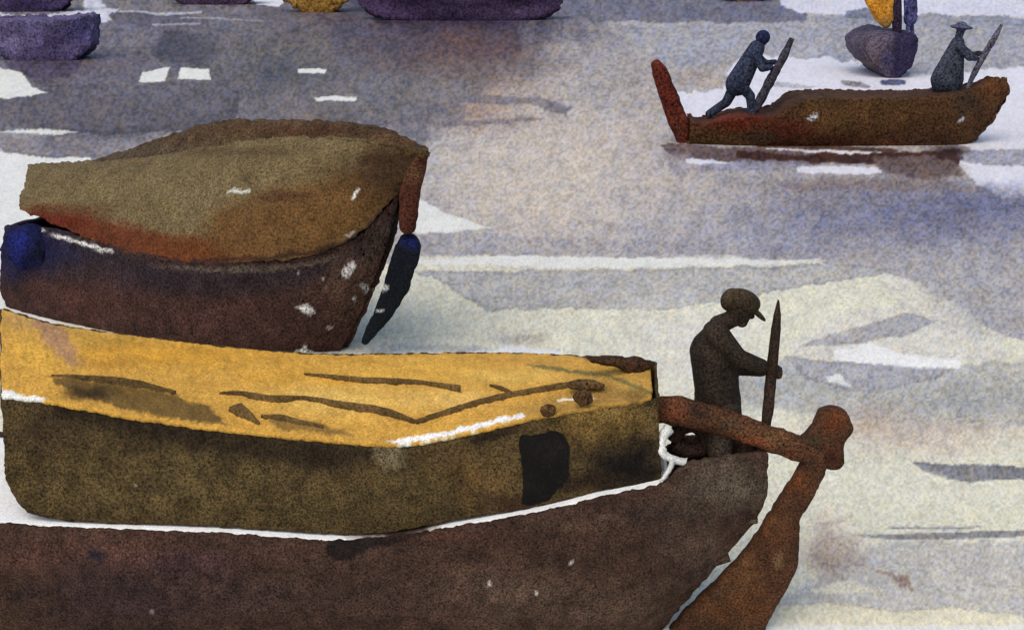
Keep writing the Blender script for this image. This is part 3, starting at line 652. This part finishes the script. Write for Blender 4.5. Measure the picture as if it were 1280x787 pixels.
finish('hull', hv, hf, MA, [
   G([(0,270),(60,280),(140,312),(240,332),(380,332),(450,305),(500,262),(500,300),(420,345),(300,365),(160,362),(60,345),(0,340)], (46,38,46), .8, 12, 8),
   E(34,312,56,44,(20,22,72),.95), E(90,322,40,20,(36,34,60),.7), E(110,370,90,40,(84,52,46),.6), E(260,400,160,30,(80,52,48),.7), E(440,360,60,60,(98,72,58),.8), E(470,300,30,50,(76,60,50),.7), E(380,430,80,20,(74,48,44),.7), E(300,352,120,12,(52,38,38),.6),
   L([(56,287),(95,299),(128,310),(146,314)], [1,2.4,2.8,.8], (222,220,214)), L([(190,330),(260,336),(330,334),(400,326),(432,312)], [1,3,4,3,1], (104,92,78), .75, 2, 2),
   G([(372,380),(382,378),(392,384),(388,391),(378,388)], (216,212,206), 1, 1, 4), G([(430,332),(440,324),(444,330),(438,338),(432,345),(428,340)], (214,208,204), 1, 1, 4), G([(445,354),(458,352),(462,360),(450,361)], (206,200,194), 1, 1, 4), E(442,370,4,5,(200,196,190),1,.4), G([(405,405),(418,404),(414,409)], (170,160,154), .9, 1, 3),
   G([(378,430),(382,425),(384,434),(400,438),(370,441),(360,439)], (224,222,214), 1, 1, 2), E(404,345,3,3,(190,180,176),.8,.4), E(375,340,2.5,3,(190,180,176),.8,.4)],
   y=15.6, parent=bA, seed=80, thick=.05, warp=2.2, grain=.32, blot=.25)
# stern post with its overhanging head
slab('stern_post', [(500,236),(512,205),(530,186),(536,190),(532,214),(525,240),(522,270),(519,288),(508,292),(499,284),(500,262)], yaxA(atY(510, 250, 15.6)[0])-.03, .16, (80,44,30), [E(518,270,16,30,(78,38,26),.7), E(512,215,20,16,(84,62,38),.8)], parent=bA, seed=81, step=3, puff=.04)
slab('rudder', [(500,296),(509,291),(520,295),(527,307),(523,325),(516,345),(512,360),(500,380),(486,400),(470,418),(459,431),(451,429),(455,415),(468,390),(478,360),(487,330),(493,308)], yaxA(atY(490, 360, 15.5)[0])-.06, .1, (18,22,30), [
   E(512,302,18,14,(26,32,84),.9), E(480,390,30,40,(16,19,22),.7), E(481,359,7,7,(214,212,208),1,.25), E(475,388,6,3,(180,180,176),1,.3), E(483,372,2,2,(190,190,186),1,.4)], parent=bA, seed=82, step=3, puff=.05, amp=1.6)
# tarpaulin: near skirt overhangs the gunwale, ridge, far skirt
def onT(u, v, off): 
    y = 16.4
    for _ in range(6):
        x = atY(u, v, y)[0]; y = yaxA(x)-off
    return atY(u, v, y)
e_n = [onT(u, v, hb(u)+.035) for u, v in [(26,262),(60,276),(125,304),(190,322),(250,328),(310,327),(380,321),(440,298),(480,262),(505,232),(526,196)]]
m_a = [onT(u, v, hb(u)*.88+.04) for u, v in [(24,248),(70,254),(140,272),(250,292),(350,288),(430,262),(480,232),(508,212),(530,192)]]
m_b = [onT(u, v, hb(u)*.5) for u, v in [(32,224),(100,222),(200,222),(300,212),(400,208),(460,204),(505,198),(532,190)]]
m_c = [onT(u, v, 0) for u, v in [(34,206),(95,202),(190,196),(260,182),(350,172),(430,172),(500,180),(534,187)]]
g0 = loft([e_n, m_a, m_b, m_c], 330, 80)
farside = mirror(g0, A0, AD)
TB = (114,98,66)
tarpL = [G([(20,255),(60,262),(120,275),(200,292),(260,300),(330,325),(190,335),(100,310),(20,280)], (104,48,26), .85, 12, 10), E(70,275,50,20,(100,36,20),.8), E(240,312,90,22,(108,62,28),.8), G([(270,260),(320,240),(420,225),(510,190),(540,200),(480,270),(400,325),(280,325),(255,290)], (104,72,36), .85, 14, 10),
   E(350,246,50,8,(70,42,24),.8), E(400,280,80,30,(114,82,42),.6), E(480,208,66,36,(60,40,22),.85), E(300,190,120,8,(84,66,44),.5), E(420,215,70,16,(92,72,44),.6), E(450,240,40,30,(96,66,32),.6), L([(250,326),(340,322),(400,314),(440,300)], [3,3,3,2], (60,36,24), .8, 3, 3), L([(380,325),(430,308),(465,280),(500,240)], [2,4,4,3], (50,38,32), .7, 3, 3),
   E(240,240,120,30,(122,106,74),.7), E(60,230,50,16,(114,98,66),.6), E(500,215,60,50,(62,44,26),.7), G([(281,240),(290,236),(302,236),(312,235),(313,239),(300,240),(292,243)], (216,214,200), 1, .8, 2), G([(441,248),(444,240),(449,234),(450,238),(446,245),(443,249)], (216,214,200), 1, .8, 2), G([(430,295),(442,288),(444,291),(434,297)], (170,160,150), .9, 1, 2),
   E(190,258,60,14,(110,96,62),.6), E(380,205,70,14,(112,96,62),.6), E(90,262,60,10,(96,64,40),.6)]
finish('tarpaulin', *grids([(g0, False), (farside, True)]), TB, tarpL, y=16, parent=bA, seed=83, thick=.03, warp=2.4, grain=.22, blot=.16)
# second, darker cover heaped behind the ridge
d0 = [onT(u, v, .02) for u, v in [(106,204),(150,204),(210,200),(260,188),(350,178),(430,176),(500,184),(533,190)]]
d1 = [onT(u, v, -.25) for u, v in [(106,202),(150,190),(200,174),(262,154),(330,150),(420,152),(480,160),(535,186)]]
d2 = [onT(u, v, -.6) for u, v in [(108,206),(150,196),(200,182),(262,162),(330,158),(420,160),(480,168),(534,190)]]
d3 = [onT(u, v, -.95) for u, v in [(112,212),(150,210),(200,206),(262,200),(330,196),(420,198),(480,200),(530,200)]]
finish('dark_tarpaulin', *grids([(loft([d0, d1, d2, d3], 260, 40), False)]), (84,66,46), [E(180,190,80,16,(82,70,54),.7), E(380,164,140,12,(74,46,28),.7), E(500,180,40,14,(86,58,30),.7), E(320,172,60,12,(84,70,44),.5)], y=16.6, parent=bA, seed=84, thick=.02, warp=2.2, grain=.26)
fen = empty('fender', atY(40, 335, 15.9), 'ultramarine blue padded fender hanging on the left end of the covered boat', 'fender')
ball('pad', np.array(onA(36, 308, 1.12)), (.30, .2, .27), (20,24,62), [E(24,300,20,26,(28,36,112),.9), E(62,318,30,30,(24,26,44),.9), E(30,330,24,10,(28,34,98),.6)], y=15.9, parent=fen, seed=85, lump=.35, warp=3)

# ================================================================= PUNTED BOAT (upper right)
bD = empty('punted_boat', atY(1060, 180, 30), 'long low rust brown wooden boat with a raised bow, poled by two men', 'boat')
YD = 30.0
def nD(off): return lambda u: YD-off*np.interp(u, [862, 920, 1000, 1180, 1258], [.35, .65, .7, .6, .03])/.7
pg = [(864,150),(880,155),(930,146),(972,146),(990,133),(1010,124),(1080,123),(1150,122),(1186,118),(1216,111),(1240,100),(1257,98)]
g0 = C(pg, nD(.7)); g1 = C([(864,164),(960,160),(1100,156),(1200,150),(1238,138),(1259,112)], nD(.68)); g2 = C([(862,178),(960,180),(1100,181),(1190,178),(1222,163),(1246,142)], nD(.5)); g3 = C([(866,186),(1100,190),(1180,188),(1212,176),(1238,152)], nD(.3))
nD_ = loft([g0, g1, g2, g3], 300, 36); DA = np.array([0., YD]); fD = mirror(nD_, DA, (1, 0))
hv, hf = grids([(nD_, False), (fD, True), (np.stack([nD_[:, 0]*(1-s)+fD[:, 0]*s for s in np.linspace(0, 1, 10)], 1), False), (np.stack([nD_[:, -1], fD[:, -1]], 1), True)])
DL = [E(920,152,60,14,(110,42,24),.85), E(890,168,50,12,(88,62,34),.8), E(990,160,40,18,(96,40,24),.8), E(950,170,30,10,(62,50,38),.7), E(1090,140,90,20,(92,64,32),.7), E(1030,122,40,10,(74,54,32),.6), E(1205,125,20,24,(60,48,36),.8), E(1240,110,22,18,(108,66,34),.8), E(1060,178,120,10,(84,46,28),.8), E(1150,172,60,10,(70,46,34),.6), E(1030,150,40,14,(100,72,36),.5),
   G([(1008,148),(1014,144),(1022,140),(1020,146),(1010,150)], (214,212,218), 1, .8, 2), G([(1196,149),(1201,146),(1205,147),(1199,152)], (214,212,218), 1, .8, 2)]
DB = (84,56,32)
finish('hull', hv, hf, DB, DL, y=YD, parent=bD, seed=90, thick=.06, warp=2.4, grain=.3, blot=.22)
dkD = np.array([nD_[0]*(1-t)+fD[0]*t for t in np.linspace(.03, .97, 14)]); dkD[..., 2] -= .05
finish('deck', *grids([(dkD, True)]), (78,50,32), DL, y=YD, parent=bD, seed=91, thick=.04, warp=0)
slab('stern_post', [(814,80),(821,74),(832,82),(840,100),(847,118),(854,135),(860,150),(863,172),(860,182),(847,180),(838,160),(829,135),(819,105)], YD, .2, (96,40,26), [E(850,160,16,20,(78,42,26),.8), E(835,120,12,20,(112,42,26),.7)], parent=bD, seed=92, step=2.5, puff=.08, amp=1.6)
tube('stern_beam', [atY(850,172,YD), atY(866,172,YD), atY(890,172,YD)], .07, (84,56,34), y=YD, parent=bD, seed=93)
SL = (52,58,78)
m1 = dict(head=(954,49,0), neck=(948,58,0), chest=(933,76,0), hip=(922,103,0), sh_l=(944,68,-.2), el_l=(953,86,-.25), wr_l=(966,84,-.12), sh_r=(943,67,.2), el_r=(957,80,.2), wr_r=(970,77,.06),
       kn_l=(938,120,-.12), foot_l=(940,146,-.12), kn_r=(908,128,.12), foot_r=(884,144,.12), coat=(.17, .25, 1), hair=.145, face=1, tilt=.4, grip_axis=(.4, 0, .9), curl_l=-1, curl_r=1)
person('left punter in dark slate blue leaning far forward on his pole', YD, m1, 1.06, [(62,66,82), SL, (54,60,76), (38,42,76)], [E(945,95,20,20,(60,64,66),.5)], vox=.026, seed=100, tw=1.65, bulk=1.3, hat='hair')
m2 = dict(coat=(.15, .36, .8), head=(1201,37,0), neck=(1198,50,0), chest=(1194,72,0), hip=(1184,98,0), sh_l=(1200,58,-.2), el_l=(1212,72,-.25), wr_l=(1222,73,-.12), sh_r=(1199,58,.2), el_r=(1214,70,.2), wr_r=(1226,66,.06),
       kn_l=(1190,110,-.12), foot_l=(1194,128,-.12), kn_r=(1172,112,.12), foot_r=(1160,126,.12), face=1, tilt=.2, grip_axis=(.4, 0, .9), curl_l=-1, curl_r=1)
person('right punter in grey blue with a wide brimmed hat near the raised bow', YD, m2, .98, [(70,74,88), (64,68,80), (60,66,78), (84,86,108)], [E(1190,80,20,30,(62,68,74),.5)], vox=.03, seed=110, tw=1.75, bulk=1.45, hat='brim')
s30 = mpp(30)
tag(tube('pole', [atY(990,48,YD-.05), atY(978,74,YD-.08), atY(966,95,YD-.1), atY(952,122,YD-.1), atY(942,142,YD-.1)], [s30*3, s30*5, s30*5.5, s30*6, s30*4], (66,62,70), y=YD, seed=120, n=10, wob=.12), 'dark grey pole leaning right in the hands of the left punter', 'pole')
tag(tube('pole', [atY(1252,31,YD-.05), atY(1243,48,YD-.08), atY(1232,66,YD-.1), atY(1222,84,YD-.1), atY(1214,100,YD-.1), atY(1208,116,YD-.1)], [s30*2, s30*3.6, s30*3.8, s30*3.8, s30*3, s30*3], (88,84,94), y=YD, seed=121, n=10, wob=.12), 'grey pole leaning right in the hands of the punter with the hat', 'pole')

# ================================================================= SAILING BOAT seen end-on
YE = float(atZ(1115, 97, 0)[1])
bE = empty('sailing_boat', atY(1113, 97, YE), 'small round purple sailing boat seen end-on with an orange sail', 'boat')
def ring(t):
    # stations from bow (nearest) to stern; each is a near-heart-shaped section, drawn in the first by its outline
    k = math.sin(math.pi*min(.5+t*.5, 1))**.6 if t > .4 else 1
    return k
sec = [(1070,56),(1078,50),(1088,45),(1070,56)]
outl = [(1154,52),(1152,66),(1146,80),(1136,90),(1124,97),(1108,96),(1096,86),(1082,76),(1072,64),(1070,54),(1078,48),(1092,44),(1105,41),(1118,42),(1135,44),(1148,46),(1154,52)]
cur = []
for t in np.linspace(0, 1, 9):
    y = YE-.1+t*2.4; k = (math.sin(math.pi*(.18+.72*t))**.45)
    cy = 1112; pts = []
    for u, v in outl:
        P = np.array(atY(u, v, YE)); c = np.array(atY(cy, 50, YE))
        P = np.array([c[0]+(P[0]-c[0])*k, y, P[2]-.0]); pts.append(tuple(P))
    cur.append(pts)
gE = loft(cur, 70, 40)
bowE = np.stack([gE[0]*(1-s)+gE[0].mean(0)*s + np.array([0, -.12*math.sin(s*math.pi/2), 0]) for s in np.linspace(0, 1, 12)])
sternE = np.stack([gE[-1]*(1-s)+gE[-1].mean(0)*s for s in np.linspace(0, 1, 8)])
finish('hull', *grids([(gE, True), (bowE, False), (sternE, True)]), (92,82,98), [E(1092,62,26,22,(100,86,92),.8), G([(1116,40),(1160,44),(1156,80),(1130,100),(1112,98),(1118,70)], (50,42,72), .9, 3, 4), E(1085,78,16,10,(112,92,90),.6), E(1108,72,14,14,(62,58,96),.7)], y=YE, parent=bE, seed=130, thick=.04, warp=2, grain=.25)
slab('sail', [(1050,-70),(1100,-150),(1117,-170),(1118,-60),(1117,0),(1116,28),(1110,38),(1098,30),(1090,18),(1080,0)], YE+.4, .04, (206,142,48), [E(1108,30,12,12,(150,120,70),.7), E(1100,10,14,16,(200,130,36),.7)], parent=bE, seed=132, step=4, puff=.03, grain=.2)
tube('mast', [atY(1122,48,YE+.5), atY(1121,20,YE+.5), atY(1121,-60,YE+.5), atY(1119,-200,YE+.5)], [.12, .15, .1, .04], (54,42,62), y=YE, parent=bE, seed=133)
sE = 1
def pj(u, v, d=0): return (u, v, d)
person('small violet figure standing beside the orange sail', YE+.6, dict(head=(1138,-26,0), neck=(1138,-16,0), chest=(1138,2,0), hip=(1138,22,0), sh_l=(1134,-8,-.18), el_l=(1132,6,-.2), wr_l=(1131,18,-.2), sh_r=(1142,-8,.18), el_r=(1145,6,.2), wr_r=(1146,18,.2),
       kn_l=(1135,34,-.1), foot_l=(1134,50,-.1), kn_r=(1140,34,.1), foot_r=(1141,50,.1), face=1, tilt=.1, grip_axis=(0, 1, .1)), .95, [(84,84,124), (84,82,128), (92,92,132), (70,68,104)], vox=.035, seed=140, tw=1.25, hat='hair')

# ================================================================= MOORED BOATS along the top
def moored(label, u0, u1, vb, vt, base, layers, seed, beam=1.6, group='boats moored far out along the top', rake=.12, cabin=None, name='moored_boat'):
    Y = float(atZ((u0+u1)/2, vb, 0)[1])+beam*.4
    ro = empty(name, atY((u0+u1)/2, vb, Y), label, 'boat', group)
    L_ = u1-u0
    def dep(k): return lambda u: Y-beam/2*k*max(0, 1-abs((u-(u0+u1)/2)/(L_/2+1))**4)**.5
    top = C([(u0, vt), (u0+L_*.25, vt+L_*.01+1), (u0+L_*.5, vt+L_*.012+1), (u0+L_*.8, vt), (u1, vt-3)], dep(1))
    md_ = C([(u0+L_*rake*.3, (vb+vt)/2), (u0+L_*.5, (vb+vt)/2), (u1-L_*rake*.35, (vb+vt)/2)], dep(.95))
    hh = min(vb-vt, 40); bt = C([(u0+L_*rake*.6, vb-hh*.4), (u0+L_*(rake+.1), vb-hh*.1), (u0+L_*.5, vb+1), (u1-L_*(rake+.1), vb-hh*.1), (u1-L_*rake*.6, vb-hh*.4)], dep(.75)); bb = C([(u0+L_*rake*1.2, vb-hh*.25), (u0+L_*(rake+.12), vb+1), (u0+L_*.5, vb+6), (u1-L_*(rake+.12), vb+1), (u1-L_*rake*1.2, vb-hh*.25)], dep(.5))
    g = loft([top, md_, bt, bb], 120, 24); f = mirror(g, np.array([0., Y]), (1, 0))
    finish('hull', *grids([(g, False), (f, True), (np.stack([g[:, 0], f[:, 0]], 1), False), (np.stack([g[:, -1], f[:, -1]], 1), True)]), base, layers, y=Y, parent=ro, seed=seed, thick=.05, warp=2.5, grain=.25)
    dk = np.array([g[0]*(1-t)+f[0]*t for t in np.linspace(.04, .96, 10)]); dk[..., 2] -= .1
    finish('deck', *grids([(dk, True)]), base, layers, y=Y, parent=ro, seed=seed+1, thick=.04)
    if cabin:
        a, b, h = cabin
        z0 = dk[0, 0, 2]; xa = atY(a, vt, Y)[0]; xb = atY(b, vt, Y)[0]; w = beam*.3
        prof = [(-w, 0), (-w, h*.7), (-w*.6, h*.93), (0, h), (w*.6, h*.93), (w, h*.7), (w, 0)]
        gg = np.array([[(x, Y+p[0], z0+p[1]) for p in prof] for x in np.linspace(xa, xb, 10)])
        e0 = np.stack([gg[0]*(1-s)+gg[0].mean(0)*s for s in (0, 1)]); e1 = np.stack([gg[-1]*(1-s)+gg[-1].mean(0)*s for s in (0, 1)])
        finish('cabin', *grids([(gg, False), (e0, True), (e1, False)]), base, [], y=Y, parent=ro, seed=seed+2, smooth=False)
    return ro
moored('round purple moored boat at the left edge, lower of the two', -14, 118, 76, 22, (104,94,128), [E(70,56,50,26,(84,72,104),.85), E(20,50,30,16,(128,118,152),.7), E(104,40,16,16,(96,88,140),.6)], 150, 1.9, rake=.1)
moored('dark violet moored boat in the top left corner, cut by the edge', -30, 97, 15, -24, (74,62,92), [E(40,5,50,14,(64,52,84),.8)], 160, 2, cabin=(0, 70, .9))
moored('long dark purple barge moored along the top beside the ochre one', 446, 706, 26, -14, (74,58,86), [E(520,10,60,14,(66,50,78),.8), E(640,10,60,14,(82,64,84),.7)], 170, 2.6, cabin=(500, 660, 1.0), rake=.05)
moored('low purple boat moored at the top left of the ochre one', 208, 326, 6, -18, (86,66,92), [], 180, 2, rake=.1)
moored('small brown boat at the top edge beyond the left punter', 898, 968, 2, -20, (110,82,92), [E(920,0,14,8,(170,120,84),.8), E(955,0,14,8,(92,78,120),.8)], 190, 1.8, rake=.18)
och = moored('deep ochre yellow boat moored at the top beside the purple barge', 344, 450, 16, -26, (164,124,62), [E(400,8,40,20,(172,128,58),.8)], 200, 2.2, rake=.22)
